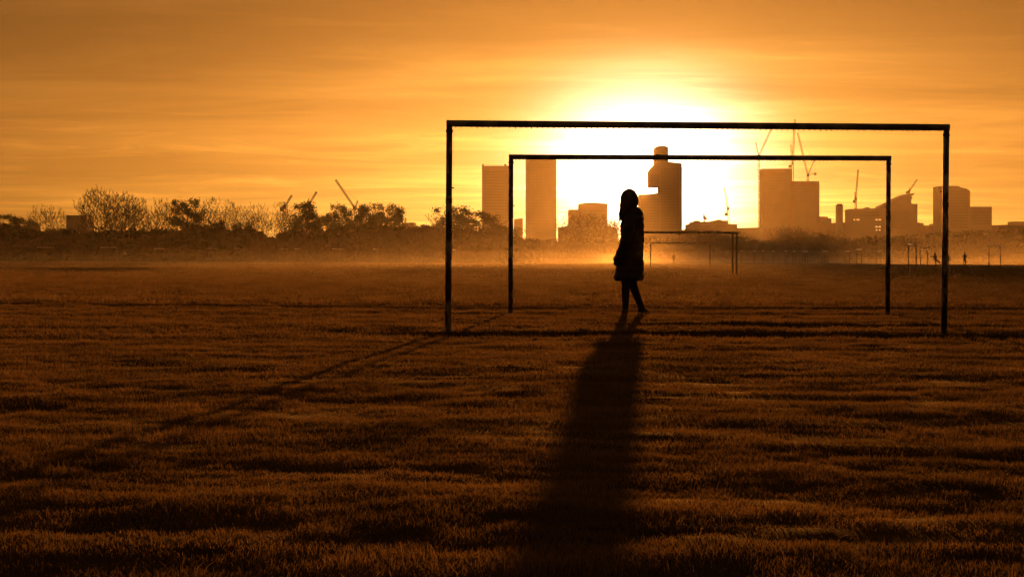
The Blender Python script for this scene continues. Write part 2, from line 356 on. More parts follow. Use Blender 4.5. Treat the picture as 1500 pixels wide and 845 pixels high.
# ------------------------------------------------------------------ walking person
def sm(points, z):                # piecewise-linear profile
    zs = [p[0] for p in points]
    return [float(np.interp(z, zs, [p[k] for p in points])) for k in range(1, len(points[0]))]
def walker():
    X0 = gx(925, Y2 - 0.05); z0 = hz1(X0, Y2 - 0.05)
    t = empty('person', (X0, Y2 - 0.05, z0 - 0.012), 'person in a long dark quilted coat walking head bowed past the goal', 'person')
    # body, one continuous skinned figure
    J = {'pelvis': (0.0, 0, .88, .13, .11), 'belly': (.005, 0, 1.02, .12, .10), 'chest': (.012, 0, 1.22, .14, .105), 'neck0': (.0, 0, 1.36, .06, .06),
         'neck': (-.02, -.01, 1.43, .05, .05), 'skull': (-.05, -.015, 1.53, .078, .085), 'crown': (-.038, -.015, 1.605, .065, .07), 'chin': (-.085, -.025, 1.475, .04, .045),
         'hipl': (-.05, -.06, .84, .09, .09), 'kneel': (-.085, -.09, .46, .064, .062), 'calfl': (-.08, -.08, .33, .060, .058), 'anklel': (-.083, -.07, .085, .041, .04), 'balll': (-.10, -.17, .035, .038, .03), 'toel': (-.108, -.24, .028, .03, .022),
         'hipr': (.05, .06, .84, .09, .09), 'kneer': (.012, .07, .47, .064, .062), 'calfr': (.052, .085, .32, .060, .058), 'ankler': (.135, .11, .125, .041, .04), 'ballr': (.165, .04, .045, .036, .03), 'toer': (.215, .0, .03, .03, .022), 'heelr': (.15, .125, .07, .034, .034),
         'shl': (-.02, -.15, 1.30, .06, .06), 'ell': (-.06, -.21, 1.02, .045, .045), 'wrl': (-.15, -.13, .80, .032, .032),
         'shr': (.03, .15, 1.30, .06, .06), 'elr': (.06, .21, 1.02, .045, .045), 'wrr': (-.06, .16, .80, .032, .032)}
    E = [('pelvis','belly'),('belly','chest'),('chest','neck0'),('neck0','neck'),('neck','skull'),('skull','crown'),('skull','chin'),
         ('pelvis','hipl'),('hipl','kneel'),('kneel','calfl'),('calfl','anklel'),('anklel','balll'),('balll','toel'),
         ('pelvis','hipr'),('hipr','kneer'),('kneer','calfr'),('calfr','ankler'),('ankler','ballr'),('ballr','toer'),('ankler','heelr'),
         ('chest','shl'),('shl','ell'),('ell','wrl'),('chest','shr'),('shr','elr'),('elr','wrr')]
    bm = bmesh.new(); lay = bm.verts.layers.skin.verify(); V = {}
    for k, (x, y, z, a, b) in J.items():
        V[k] = bm.verts.new((x, y, z)); V[k][lay].radius = (a, b); V[k][lay].use_root = (k == 'pelvis')
    for a, b in E: bm.edges.new((V[a], V[b]))
    me = bpy.data.meshes.new('body'); bm.to_mesh(me); bm.free()
    body = link('body', me, 'denim', t)
    md = body.modifiers.new('skin', 'SKIN'); md.use_smooth_shade = True
    sd = body.modifiers.new('sub', 'SUBSURF'); sd.levels = 2; sd.render_levels = 2
    # face: sits proud of the bowed head, turned down and to the side
    fb = MB(); rings = []
    for k in range(9):
        z = 1.445 + k * .0175; e = math.sin(math.pi * (k + .8) / 9.8)
        rings.append([(-.058 - (.052 * e * math.cos(a) if math.cos(a) > 0 else -.03 * math.cos(a) * -1) - (.016 * math.exp(-((k-4)/1.1)**2) * max(0, math.cos(a))**24), -.02 + .058 * e * math.sin(a), z) for a in [2*math.pi*i/24 for i in range(24)]])
    fb.loft(rings); face = fb.build('face', 'skin', t, True)
    for s in (-1, 1):
        b = MB(); b.tube((-.100, -.02 + s*.024, 1.535), (-.108, -.02 + s*.024, 1.533), .009, .004, n=8); b.build('eye', 'dark_cloth', face)
    b = MB(); b.tube((-.1, -.04, 1.478), (-.1, 0.0, 1.478), .006, .006, n=6); b.build('mouth', 'hair', face)
    # long hair: cap over the skull, falling forward on both sides of the face
    hb = MB(); rings = []
    prof = [(1.27, -.150, -.105, .030), (1.31, -.158, -.075, .055), (1.36, -.152, -.01, .075), (1.42, -.160, .055, .092), (1.47, -.162, .080, .103), (1.52, -.152, .090, .108), (1.57, -.150, .084, .104), (1.62, -.138, .070, .092), (1.655, -.115, .046, .072), (1.677, -.085, .018, .045), (1.69, -.05, -.015, .015)]
    for k in range(36):
        z = 1.27 + .42 * math.sin(k / 35 * math.pi / 2); xl, xr, hy = sm(prof, z); xc, hw_ = (xl + xr)/2, (xr - xl)/2
        rings.append([(xc + hw_ * math.cos(a) * (1 + .03 * math.sin(a*11 + k*.25)), -.015 + hy * math.sin(a) * (1 + .04 * math.sin(a*13)), z) for a in [2*math.pi*i/36 for i in range(36)]])
    hb.loft(rings)
    for i in range(26):            # loose strands
        a = random.uniform(0, 2*math.pi); x = -.115 + .04*math.cos(a); y = -.015 + .06*math.sin(a)
        hb.tube((x, y, 1.42), (x - random.uniform(0, .03), y, 1.34), .008, .006, n=5); hb.tube((x - .015, y, 1.35), (x - random.uniform(.0, .035), y + random.uniform(-.02, .02), random.uniform(1.24, 1.30)), .006, .002, n=5)
    hb.build('hair', 'hair', t, True)
    # quilted coat
    cb = MB(); rings = []
    prof = [(.462, -.225, .150, .17), (.50, -.232, .158, .175), (.58, -.215, .158, .175), (.70, -.19, .160, .175), (.90, -.168, .160, .18), (1.05, -.150, .158, .185), (1.20, -.142, .162, .195), (1.29, -.135, .165, .19), (1.345, -.10, .150, .15), (1.39, -.07, .11, .10), (1.43, -.075, .085, .085)]
    zs = np.linspace(.462, 1.43, 90)
    for z in zs:
        xl, xr, hy = sm(prof, z); ph = ((z - .462) / .098) % 1.0
        puff = .009 * (abs(math.sin(math.pi * ph)) ** .6 - .6) if z < 1.36 else 0
        xc, hw_ = (xl + xr)/2, (xr - xl)/2
        ring = []
        for i in range(48):
            a = 2*math.pi*i/48; wob = .006 * math.sin(5*a + z*14) + .004 * math.sin(9*a - z*23)
            ring.append((xc + (hw_ + puff + wob) * math.cos(a), (hy + puff + wob) * math.sin(a), z + .008 * math.sin(3*a) * (1 if z < .55 else 0)))
        rings.append(ring)
    cb.loft(rings); coat = cb.build('coat', 'coat', t, True)
    for path, nm in (([(-.02, -.165, 1.315), (-.05, -.215, 1.16), (-.085, -.225, 1.0), (-.14, -.19, .86), (-.195, -.12, .735), (-.19, -.09, .67)], 'sleeve'),
                     ([(.03, .165, 1.315), (.055, .215, 1.16), (.05, .23, 1.0), (-.01, .22, .86), (-.08, .18, .76), (-.09, .15, .69)], 'sleeve')):
        P = [Vector(p) for p in path]; rr = [.075, .075, .068, .062, .058, .045]; rings = []
        for k in range(51):
            u = k / 50 * (len(P) - 1); i = min(int(u), len(P) - 2); f = u - i
            c = P[i].lerp(P[i+1], f); d = (P[min(i+1, len(P)-1)] - P[max(i-1, 0)]) if f < .5 else (P[min(i+2, len(P)-1)] - P[i]); d.normalize()
            a_ = d.cross(Vector((0, 1, 0.2))).normalized(); b_ = d.cross(a_)
            r_ = rr[i]*(1-f) + rr[i+1]*f + .009 * (abs(math.sin(k / 50 * math.pi * 7)) ** .6 - .6)
            rings.append([c + a_*math.cos(q)*r_ + b_*math.sin(q)*r_ for q in [2*math.pi*j/20 for j in range(20)]])
        s = MB(); s.loft(rings); s.build(nm, 'coat', coat, True)
    # hood lying on the shoulders, behind the neck
    hd = MB(); rings = []
    for k in range(13):
        u = k / 12; z = 1.30 + .17 * u; e = math.sin(math.pi * (u * .86 + .12)) ** .7
        rings.append([(.075 - .05*u + (.105 * e) * math.cos(a) , .145 * e * math.sin(a), z + .03*math.cos(a)*(u - 1)) for a in [2*math.pi*i/24 for i in range(24)]])
    hd.loft(rings); hd.build('hood', 'coat', coat, True)
    # shoes
    for nm, heel, toe in (('shoe', (-.083, -.035), (-.112, -.285)), ('shoe', (.118, .135), (.235, -.02))):
        h_, t_ = Vector((*heel, 0)), Vector((*toe, 0)); d = (t_ - h_); ln = d.length; d.normalize(); n_ = Vector((-d.y, d.x, 0)); rings = []
        for k in range(15):
            u = k / 14; wd = .036 + .012*math.sin(math.pi*min(1, u*1.1)) - (.022 * max(0, u - .85) / .15) - (.012 if k == 0 else 0); hh = float(np.interp(u, [0, .12, .35, .6, .85, 1], [.07, .10, .095, .065, .05, .025]))
            c = h_ + d * (ln * u); lift = .03 * (1 - u) if heel[0] > 0 else 0
            rings.append([c + n_ * (wd * math.cos(a)) + Vector((0, 0, lift + hh/2 + hh/2*math.sin(a) * (1 if math.sin(a) > 0 else .95))) for a in [2*math.pi*i/16 for i in range(16)]])
        s = MB(); s.loft(rings); s.build(nm, 'shoe', t, True)
walker()

# small figures far across the field
def small_person(px, D, label, pose, height=1.7):
    x = gx(px, D); t = empty('person', (x, D, hz1(x, D)), label, 'person', 'people far across the field'); k = height / 1.7
    J = {'pelvis': (0,0,.92,.13), 'chest': (0,0,1.25,.16), 'neck': (0,0,1.43,.06), 'head': (0,0,1.57,.10), 'top': (0,0,1.64,.07),
         'hl': (-.08,0,.88,.09), 'kl': (-.10,-.03,.48,.065), 'al': (-.12,0,.07,.045), 'tl': (-.14,-.12,.04,.04),
         'hr': (.08,0,.88,.09), 'kr': (.10,-.05,.48,.065), 'ar': (.13,.05,.07,.045), 'tr': (.15,-.07,.04,.04),
         'sl': (-.19,0,1.36,.065), 'el': (-.25,.03,1.08,.05), 'wl': (-.23,-.05,.82,.04), 'sr': (.19,0,1.36,.065), 'er': (.25,.03,1.08,.05), 'wr': (.23,-.05,.82,.04)}
    J.update(pose)
    E = [('pelvis','chest'),('chest','neck'),('neck','head'),('head','top'),('pelvis','hl'),('hl','kl'),('kl','al'),('al','tl'),('pelvis','hr'),('hr','kr'),('kr','ar'),('ar','tr'),('chest','sl'),('sl','el'),('el','wl'),('chest','sr'),('sr','er'),('er','wr')]
    bm = bmesh.new(); lay = bm.verts.layers.skin.verify(); V = {}
    for n_, (a, b, c, r) in J.items():
        V[n_] = bm.verts.new((a*k, b*k, c*k)); V[n_][lay].radius = (r*k, r*k); V[n_][lay].use_root = (n_ == 'pelvis')
    for a, b in E: bm.edges.new((V[a], V[b]))
    me = bpy.data.meshes.new('body'); bm.to_mesh(me); bm.free(); o = link('body', me, 'dark_cloth', t)
    md = o.modifiers.new('skin', 'SKIN'); md.use_smooth_shade = True
    sd = o.modifiers.new('sub', 'SUBSURF'); sd.levels = 1; sd.render_levels = 1
    b = MB(); hp = J['head']
    b.loft([[(k*(hp[0] + rr*math.cos(q)), k*(hp[1] + .01 + rr*math.sin(q)), k*(hp[2] + dz)) for q in [2*math.pi*i/10 for i in range(10)]] for dz, rr in ((-.04,.105),(.03,.115),(.09,.095),(.125,.045))])
    b.build('hair', 'hair', t, True)
    return t
small_person(1371, 215, 'far person lunging forward with one arm arched, left of the big post', {'pelvis': (.02,0,.80,.14), 'chest': (-.10,0,1.12,.17), 'neck': (-.12,0,1.32,.06), 'head': (-.10,0,1.46,.10), 'top': (-.09,0,1.53,.07),
    'hl': (-.06,0,.76,.09), 'kl': (-.02,-.1,.42,.07), 'al': (-.02,0,.07,.05), 'tl': (-.12,-.05,.04,.04), 'hr': (.12,0,.74,.10), 'kr': (.40,0,.52,.075), 'ar': (.52,.05,.22,.05), 'tr': (.62,.0,.2,.045),
    'sl': (-.25,0,1.18,.07), 'el': (-.52,0,1.05,.055), 'wl': (-.60,0,1.28,.045), 'sr': (.02,0,1.24,.07), 'er': (-.25,-.1,.80,.05), 'wr': (-.45,-.1,.92,.04)})
small_person(1388.5, 215, 'far person standing with elbow out beside the big post', {'er': (.38,.03,1.12,.05), 'wr': (.20,-.05,.98,.04)}, 1.5)
small_person(1413, 225, 'far person standing upright with hands held in front', {'el': (-.30,-.05,1.12,.05), 'wl': (-.36,-.2,1.22,.045), 'er': (.20,-.05,1.08,.05), 'wr': (.02,-.2,1.10,.04)})
small_person(987, 285, 'faint person in the mist under the small goal frame', {}, 1.6)

# odd poles out on the field
def pole(px, D, h, lean, label, r=0.035):
    x = gx(px, D); t = empty('marker_pole', (x, D, hz1(x, D)), label, 'pole')
    b = MB(); b.tube((0, 0, -.1), (lean, 0, h), r, n=8); b.build('shaft', 'steel', t)
    b = MB(); b.tube((lean - .001, 0, h - .02), (lean * 1.03, 0, h + .03), r * 1.5, n=8); b.build('cap', 'steel', t); return t
pole(117, 240, 1.5, 0.32, 'thin pole leaning over in the mist')
t = pole(183, 235, 1.05, 0.0, 'thin post carrying a round pale disc that catches the sun')
b = MB(); x = 0; b.tube((0, -.05, 1.28), (0, -.075, 1.28), .19, n=20); b.build('disc', 'white_sign', t)

# ------------------------------------------------------------------ trees
def branch_tree(seed, spread=0.5, up=0.3, depth=6, stems=1, fork_at=0.24):
    rd = random.Random(seed); T, C = MB(), MB(); ends = []
    def grow(p, d, ln, r, lv):
        q = p; segs = 3
        for s in range(segs):
            d2 = (d + Vector((rd.gauss(0, .11), rd.gauss(0, .11), .05))).normalized(); e = q + d2 * (ln / segs)
            (T if lv < 1 else C).tube(q, e, r * (1 - .3 * s / segs), r * (1 - .3 * (s + 1) / segs), n=7 if lv < 1 else (4 if lv < 3 else 3), cap=False)
            if 1 <= lv < depth and s < segs - 1 and rd.random() < .62:
                side(e, d2, ln * rd.uniform(.42, .66), r * .5, lv + 1, 1.25)
            q, d = e, d2
        if lv >= depth: ends.append(q); return
        for k in range(4 if lv == 0 else 2):
            side(q, d, ln * rd.uniform(.70, .90), r * .68, lv + 1, 1.0)
    def side(p, d, ln, r, lv, f):
        a = rd.uniform(0, 2*math.pi); o = d.orthogonal().normalized(); o.rotate(Matrix.Rotation(a, 3, d))
        nd = (d + o * spread * f * rd.uniform(.5, 1.3) + Vector((0, 0, up * .3))).normalized()
        grow(p, nd, ln, max(r, .0014), lv)
    for k in range(stems):
        c = k - (stems - 1) / 2
        grow(Vector((c * .05, rd.uniform(-.02, .02), 0)), Vector((c * .45, 0, 1)).normalized(), fork_at, .017, 0)
    top = max(v[2] for v in C.v); s = 0.93 / top
    for B in (T, C): B.v = [(x*s, y*s, z*s) for x, y, z in B.v]
    return T.mesh('trunk', True), C.mesh('crown'), [e * s for e in ends]
def leafify(seed, n_clump, n_per, size):
    # rounded, lumpy crown: clumps scattered through an uneven ellipsoid, each a puff of leaf faces
    rg = np.random.default_rng(seed); u = rg.normal(0, 1, (n_clump, 3)); u /= np.linalg.norm(u, axis=1)[:, None]
    rad = rg.uniform(.45, 1.0, n_clump) ** .6 * (1 + .18 * np.sin(u[:, 0] * 5 + seed) + .14 * np.cos(u[:, 2] * 6 + seed * 2))
    E = u * rad[:, None] * np.array([.36, .36, .34]) + np.array([0, 0, .62])
    br = rg.uniform(.028, .062, n_clump)
    c = np.repeat(E, n_per, 0) + rg.normal(0, 1, (n_clump * n_per, 3)) * np.repeat(br, n_per)[:, None] * np.array([1, 1, .75]); n = len(c)
    u = rg.normal(0, 1, (n, 3)); u /= np.linalg.norm(u, axis=1)[:, None]; v = np.cross(u, rg.normal(0, 1, (n, 3))); v /= np.linalg.norm(v, axis=1)[:, None]
    s = (size * rg.uniform(.5, 1.4, n))[:, None]; u *= s; v *= s * .6
    P = np.stack([c - u, c + v, c + u, c - v], 1).reshape(-1, 3); f = np.arange(n * 4).reshape(-1, 4)
    P[:, 2] *= 1 / np.percentile(P[:, 2], 99.7)
    return np_mesh('foliage', P, f)
def dome_tree(seed, rx=.36, zc=.60, rz=.40, n=620, stems=1):
    # limbs and twigs grown outwards until they fill a rounded winter crown
    rg = np.random.default_rng(seed); P, par = [], []
    for k in range(stems):
        c = k - (stems - 1) / 2
        for j in range(7): P.append((c * (.05 + .05 * j / 2) + rg.normal(0, .004), rg.normal(0, .006), j * .055)); par.append(len(P) - 2 if j else -1)
    nt_ = len(P)
    u = rg.normal(0, 1, (n * 3, 3)); u /= np.linalg.norm(u, axis=1)[:, None]; r = rg.uniform(.05, 1, n * 3) ** .42
    lump = 1 + .13 * np.sin(u[:, 0] * 5 + seed) + .10 * np.sin(u[:, 1] * 6 + seed * 3) + .10 * np.cos(u[:, 2] * 7 + seed)
    T = u * (r * lump)[:, None] * np.array([rx, rx, rz]) + np.array([0, 0, zc]); T = T[T[:, 2] > .20][:n]
    T = T[np.argsort(np.linalg.norm(T - np.array([0, 0, .25]), axis=1))]
    for t in T:
        A = np.array(P); d = t - A; ln = np.linalg.norm(d, axis=1); cost = ln * (1 + 1.3 * np.clip(.35 - d[:, 2] / np.maximum(ln, 1e-6), 0, 2)); cost[A[:, 2] < .15] += 9
        i = int(np.argmin(cost)); m_ = max(1, int(ln[i] / .035)); q = i
        for j in range(1, m_ + 1):
            f = j / m_; pt = A[i] + d[i] * f + np.array([0, 0, -.10 * ln[i] * math.sin(math.pi * f)]) + rg.normal(0, .0035, 3)
            P.append(tuple(pt)); par.append(q); q = len(P) - 1
    w = np.ones(len(P))
    for i in range(len(P) - 1, -1, -1):
        if par[i] >= 0: w[par[i]] += w[i] * (0.92 if i < nt_ else 1.0)
    rad = np.maximum(.0025, .021 * (w / w.max()) ** .46); B, C = MB(), MB()
    kids = set(par)
    for i, p in enumerate(par):
        if p < 0: continue
        trunk = i < nt_; (B if trunk else C).tube(P[p], P[i], rad[p] if trunk else min(rad[p], rad[i] * 1.5), rad[i], n=7 if trunk else (5 if rad[i] > .006 else 3), cap=False)
        if i not in kids or (not trunk and rad[i] < .0030):
            o = np.array(P[i]) - np.array([0, 0, .30]); o /= np.linalg.norm(o)
            for _ in range(3 if i not in kids else 1):
                e = o + rg.normal(0, .42, 3) + np.array([0, 0, .25]); e *= rg.uniform(.025, .06) / np.linalg.norm(e)
                C.tube(P[i], tuple(np.array(P[i]) + e), .0024, .0011, n=3, cap=False)
    top = float(np.percentile([v[2] for v in C.v], 99.3))
    for Q in (B, C): Q.v = [(x / top, y / top, z / top) for x, y, z in Q.v]
    return B.mesh('trunk', True), C.mesh('crown'), None
BARE = [dome_tree(11, .30, .60, .40, 950), dome_tree(23, .40, .60, .40, 950), dome_tree(37, .24, .60, .41, 800), dome_tree(41, .42, .58, .42, 1400, 2)]
LEAFY = []
for sd_ in (5, 8, 13):
    t_, c_, e_ = branch_tree(sd_, .7, .2, depth=4, fork_at=.3); LEAFY.append((t_, c_, leafify(sd_, 64, 170, .013)))
for t_, c_, e_ in BARE: t_.materials.append(MATS['bark']); c_.materials.append(MATS['twig'])
for t_, c_, f_ in LEAFY: t_.materials.append(MATS['bark']); c_.materials.append(MATS['twig']); f_.materials.append(MATS['leaf_dark'])
def extent(me):
    a = np.empty(len(me.vertices) * 3); me.vertices.foreach_get('co', a); a = a.reshape(-1, 3)
    return np.percentile(a[:, 0], 99) - np.percentile(a[:, 0], 1)
EXT_B = [extent(c) for _, c, _ in BARE]; EXT_L = [extent(f) for _, _, f in LEAFY]
def tree(kind, var, px, top, width, D, label, group, rz=0.0):
    x = gx(px, D); hgt = at(px, top, D).z; S = BARE if kind == 'bare' else LEAFY
    t = empty('bare_tree' if kind == 'bare' else 'leafy_tree', (x, D, -0.1), label, 'tree', group, rz)
    ww = width * 1.12 / F * D; sx = ww / (EXT_B if kind == 'bare' else EXT_L)[var]
    t.scale = (sx, sx, hgt)
    link('trunk', S[var][0], None, t); cr = link('crown', S[var][1], None, t)
    if kind != 'bare': link('foliage', S[var][2], None, cr)
    return t
GB, GL_, GC, GR = 'bare trees along the field edge', 'leafy trees along the field edge', 'trees dim in the haze below the towers', 'trees before the distant blocks'
for a in (
    ('bare', 1, 68, 302, 54, 345, 'small rounded bare tree beside the square block in the tree line', GB, 0.3),
    ('bare', 3, 152, 278, 74, 340, 'broadest bare tree in the line, twin stems and a wide fan of branches', GB, 0.2),
    ('bare', 0, 180, 284, 50, 350, 'tall bare tree leaning against the broadest twin-stemmed tree', GB, 1.0),
    ('bare', 2, 204, 290, 32, 345, 'slim upright bare tree next to the broad bare trees', GB, 2.0),
    ('bare', 0, 236, 292, 36, 340, 'slim bare tree standing free before the dense dark tree', GB, 2.6),
    ('leafy', 0, 274, 291, 52, 335, 'dense dark leafy tree standing alone among bare trees', GL_, 0.0),
    ('bare', 2, 308, 290, 36, 345, 'bare tree growing against the dense dark tree', GB, 0.5),
    ('bare', 1, 342, 296, 46, 350, 'bushy bare tree above the cone-shaped shrub', GB, 1.7),
    ('bare', 0, 378, 299, 36, 345, 'bare tree at the end of the row, open sky beside it', GB, 3.0),
    ('bare', 2, 414, 296, 30, 345, 'sparse bare tree with clear sky between its stems', GB, 4.0),
    ('leafy', 1, 447, 296, 50, 335, 'leafy tree under the two short crane jibs', GL_, 0.6),
    ('leafy', 2, 478, 318, 46, 340, 'low leafy tree filling the dip between two taller crowns', GL_, 1.3),
    ('leafy', 0, 498, 299, 40, 345, 'leafy tree just before the long crane jib', GL_, 2.2),
    ('leafy', 1, 533, 300, 40, 345, 'leafy tree just behind the long crane jib', GL_, 3.3),
    ('leafy', 2, 568, 298, 50, 340, 'last leafy tree of the row beside the flat-roofed building', GL_, 4.1),
    ('leafy', 0, 12, 314, 62, 350, 'dark rounded leafy tree at the outer end of the row', GL_, 1.9),
    ('leafy', 1, 46, 322, 26, 350, 'small dark shrub-like tree before the rounded bare tree', GL_, 2.9),
    ('leafy', 2, 355, 324, 34, 335, 'low cone-shaped leafy shrub under the bushy bare tree', GL_, 0.9),
    ('leafy', 1, 664, 302, 60, 400, 'leafy tree crossed by the left post of the largest goal', GC, 1.0),
    ('leafy', 0, 702, 309, 60, 410, 'leafy tree in front of the first tower', GC, 2.0),
    ('leafy', 2, 736, 330, 50, 420, 'low leafy tree at the foot of the first tower', GC, 3.0),
    ('bare', 1, 858, 312, 80, 900, 'hazy bare tree in front of the low stepped block', GC, 0.4),
    ('bare', 3, 905, 322, 50, 900, 'hazy bare tree half hidden behind the walking person', GC, 1.4),
    ('leafy', 0, 800, 350, 70, 880, 'hazy low tree at the foot of the second tower', GC, 0.4),
    ('leafy', 1, 1036, 338, 90, 820, 'rounded hazy tree inside the back-to-back goals', GC, 5.0),
    ('bare', 1, 1092, 344, 40, 900, 'small hazy bare tree outside the back-to-back goals', GC, 2.4),
    ('bare', 3, 1158, 332, 56, 1000, 'hazy bare tree rising before the twin tower block', GR, 0.8),
    ('leafy', 2, 1172, 340, 60, 1000, 'hazy leafy tree under the twin tower block', GR, 1.6),
    ('leafy', 1, 1128, 352, 60, 1000, 'low hazy leafy tree between the construction site and twin tower', GR, 2.6),
    ('bare', 0, 1222, 338, 40, 1000, 'hazy bare tree before the slim chimney-like tower', GR, 3.6),
    ('leafy', 0, 1262, 350, 90, 960, 'low broad tree before the wide office block', GR, 4.6),
    ('leafy', 1, 1330, 346, 80, 820, 'low broad tree below the wing-roofed building', GR, 5.6),
    ('leafy', 2, 1395, 338, 70, 680, 'leafy tree below the pale round-shouldered tower', GR, 0.2),
    ('leafy', 0, 1446, 337, 70, 660, 'leafy tree below the lower annex of the round-shouldered tower', GR, 1.2),
    ('leafy', 1, 1486, 330, 60, 650, 'leafy tree at the far end before the small flat block', GR, 2.2),
): tree(*a)

# hedges: one dense mass of foliage each
def hedge(name, pxs, tops, D, thick, dens, label, leaf=0.30, seed=1):
    rg = np.random.default_rng(seed); x0, x1 = gx(pxs[0], D), gx(pxs[-1], D); Ln = x1 - x0
    xs = np.array([gx(p, D) for p in pxs]); hs = np.array([at(p, q, D).z for p, q in zip(pxs, tops)])
    n = int(Ln * 5 * dens); x = rg.uniform(x0, x1, n); y = D + rg.normal(0, thick, n)
    top = np.interp(x, xs, hs) * (1 + .16 * vnoise(x / 2.2, y / 2.0, seed) + .10 * vnoise(x / .8, y / .8, seed + 1))
    z = top * rg.uniform(0, 1, n) ** .9; c = np.stack([x, y, z], -1)
    u = rg.normal(0, 1, (n, 3)); u /= np.linalg.norm(u, axis=1)[:, None]; v = np.cross(u, rg.normal(0, 1, (n, 3))); v /= np.linalg.norm(v, axis=1)[:, None]
    s = (leaf * rg.uniform(.5, 1.4, n))[:, None]; u *= s; v *= s * .6
    P = np.stack([c - u, c + v, c + u, c - v], 1).reshape(-1, 3); Fh = np.arange(n * 4).reshape(-1, 4)
    k = int(Ln / .7); cx = np.linspace(x0, x1, k); ct = np.interp(cx, xs, hs) * (.80 + .12 * vnoise(cx / 1.6, cx * 0, seed + 4))   # solid core added inside to stop sun leaking through leaf gaps
    yy = D + .5 * vnoise(cx / 2, cx * 0 + 3, seed + 5); lo = np.stack([cx, yy, cx * 0 - .2], -1); mi = np.stack([cx, yy - .5, ct * .55], -1); hi = np.stack([cx, yy + .2, ct], -1)
    o = len(P); P = np.concatenate([P, lo, mi, hi]); i = np.arange(k - 1)
    Fh = np.concatenate([Fh] + [np.stack([o + q*k + i, o + q*k + i + 1, o + (q+1)*k + i + 1, o + (q+1)*k + i], -1) for q in (0, 1)])
    me = np_mesh(name, P, Fh)
    return tag(link(name, me, 'leaf_hedge'), label, 'hedge', kind='stuff')
hedge('hedge', [-160, 0, 60, 130, 200, 290, 330, 400, 440, 520, 600, 660, 730, 790], [342, 336, 344, 338, 342, 336, 334, 347, 345, 340, 336, 338, 346, 356], 331, 1.4, 150, 'long dark hedge and scrub under the row of bare and leafy trees', .36, 3)
hedge('hedge', [720, 790, 850, 900, 980, 1060, 1120, 1180, 1260, 1330, 1400], [352, 358, 352, 356, 352, 352, 358, 350, 352, 350, 348], 860, 3.0, 34, 'pale hazy hedge below the towers', .85, 5)
hedge('hedge', [1040, 1120, 1200, 1280, 1340, 1400, 1460, 1520, 1640], [368, 364, 360, 356, 352, 348, 345, 343, 341], 630, 2.2, 56, 'brown hedge behind the distant end-on goals', .65, 7)

# ------------------------------------------------------------------ buildings
def building(name, poly, D, depth, m, label, rects=(), fl=3.6, group='towers on the skyline', cat='building', bays=3.2, plant=(), inset=0.12):
    pts = [at(x, y, D) for x, y in poly]; bx = sum(p.x for p in pts) / len(pts)
    t = empty(name, (bx, D, 0), label, cat, group); n = len(pts)
    P = [(p.x - bx, 0, max(p.z, 0)) for p in pts]
    b = MB(); vs = P + [(x, depth, z) for x, y, z in P]
    b.add(vs, [tuple(range(n)), tuple(range(2*n - 1, n - 1, -1))] + [((i + 1) % n, i, n + i, n + (i + 1) % n) for i in range(n)])
    wall = b.build('wall', m, t)
    g_ = MB()
    for x0, y0, x1, y1 in rects:      # glazing bays, floor by floor
        a, c = at(x0, y0, D), at(x1, y1, D); z = max(c.z, 6.0)
        while z + fl < a.z:
            k = max(1, int((c.x - a.x) / bays)); st = (c.x - a.x) / k
            for i in range(k):
                xx = a.x - bx + i * st; g_.box((xx + .3, -inset, z + .8), (xx + st - .3, .05, z + fl - .5))
            z += fl
    if g_.v: tag(g_.build('window_glazing', 'glass', wall), kind='stuff')
    for x0, y0, x1, y1 in plant:      # roof plant, parapets
        a, c = at(x0, y0, D), at(x1, y1, D); q = MB(); q.box((a.x - bx, depth*.2, c.z), (c.x - bx, depth*.7, a.z)); q.build('roof_plant', 'cladding', t)
    return t, bx
def balconies(t, bx, px, y0, y1, D, depth, fl, out):
    a, c = at(px, y0, D), at(px, y1, D); z = c.z; me = None
    while z < a.z:
        if me is None:
            b = MB(); b.box((0, 0, 0), (out, depth, .35)); b.box((out - .12, 0, .35), (out, depth, 1.35)); me = b.mesh('balcony'); me.materials.append(MATS['concrete'])
        o = link('balcony', me, None, t); o.location = (a.x - bx, depth * .05, z); z += fl
BT = 386
t, bx = building('tower_block', [(706, BT), (706, 243), (752, 243), (752, BT)], 2400, 30, 'concrete', 'plain tower with railed roof edge, crossed by the second goal post', [(709, 249, 750, 330)])
a = at(706, 243, 2400)
for i in range(10):
    if i in (0, 7, 9): q = MB(); q.box((a.x - bx + i*4.0, 1, a.z), (a.x - bx + i*4.0 + 2.4, 4, a.z + 2.4)); q.build('roof_plant', 'cladding', t)
q = MB()
for i in range(20): x = a.x - bx + .3 + i * 2.02; q.box((x, .3, a.z), (x + .15, .45, a.z + 1.6))
q.box((a.x - bx + .3, .3, a.z + 1.6), (a.x - bx + 39, .45, a.z + 1.8)); q.build('roof_railing', 'steel', t)
building('low_block', [(753, BT), (753, 321), (766, 319.5), (766, BT)], 2350, 20, 'brick', 'tiny low block wedged between the two plain towers', [(754, 324, 765, 345)])
building('tower_block', [(770, BT), (770, 231), (815, 231), (815, BT)], 2350, 32, 'cladding', 'plain slab tower topped by the second goal crossbar', [(773, 237, 812, 330)], plant=((778, 229, 806, 231),))
building('low_block', [(818, BT), (818, 333), (833, 331), (833, 307), (848, 307), (848, 299), (856, 297.5), (872, 297), (890, 298.5), (890, 331), (905, 334), (905, BT)], 2250, 30, 'concrete', 'low stepped block with gently curved roof between tower and walking person', [(835, 311, 847, 330), (850, 303, 888, 330)])
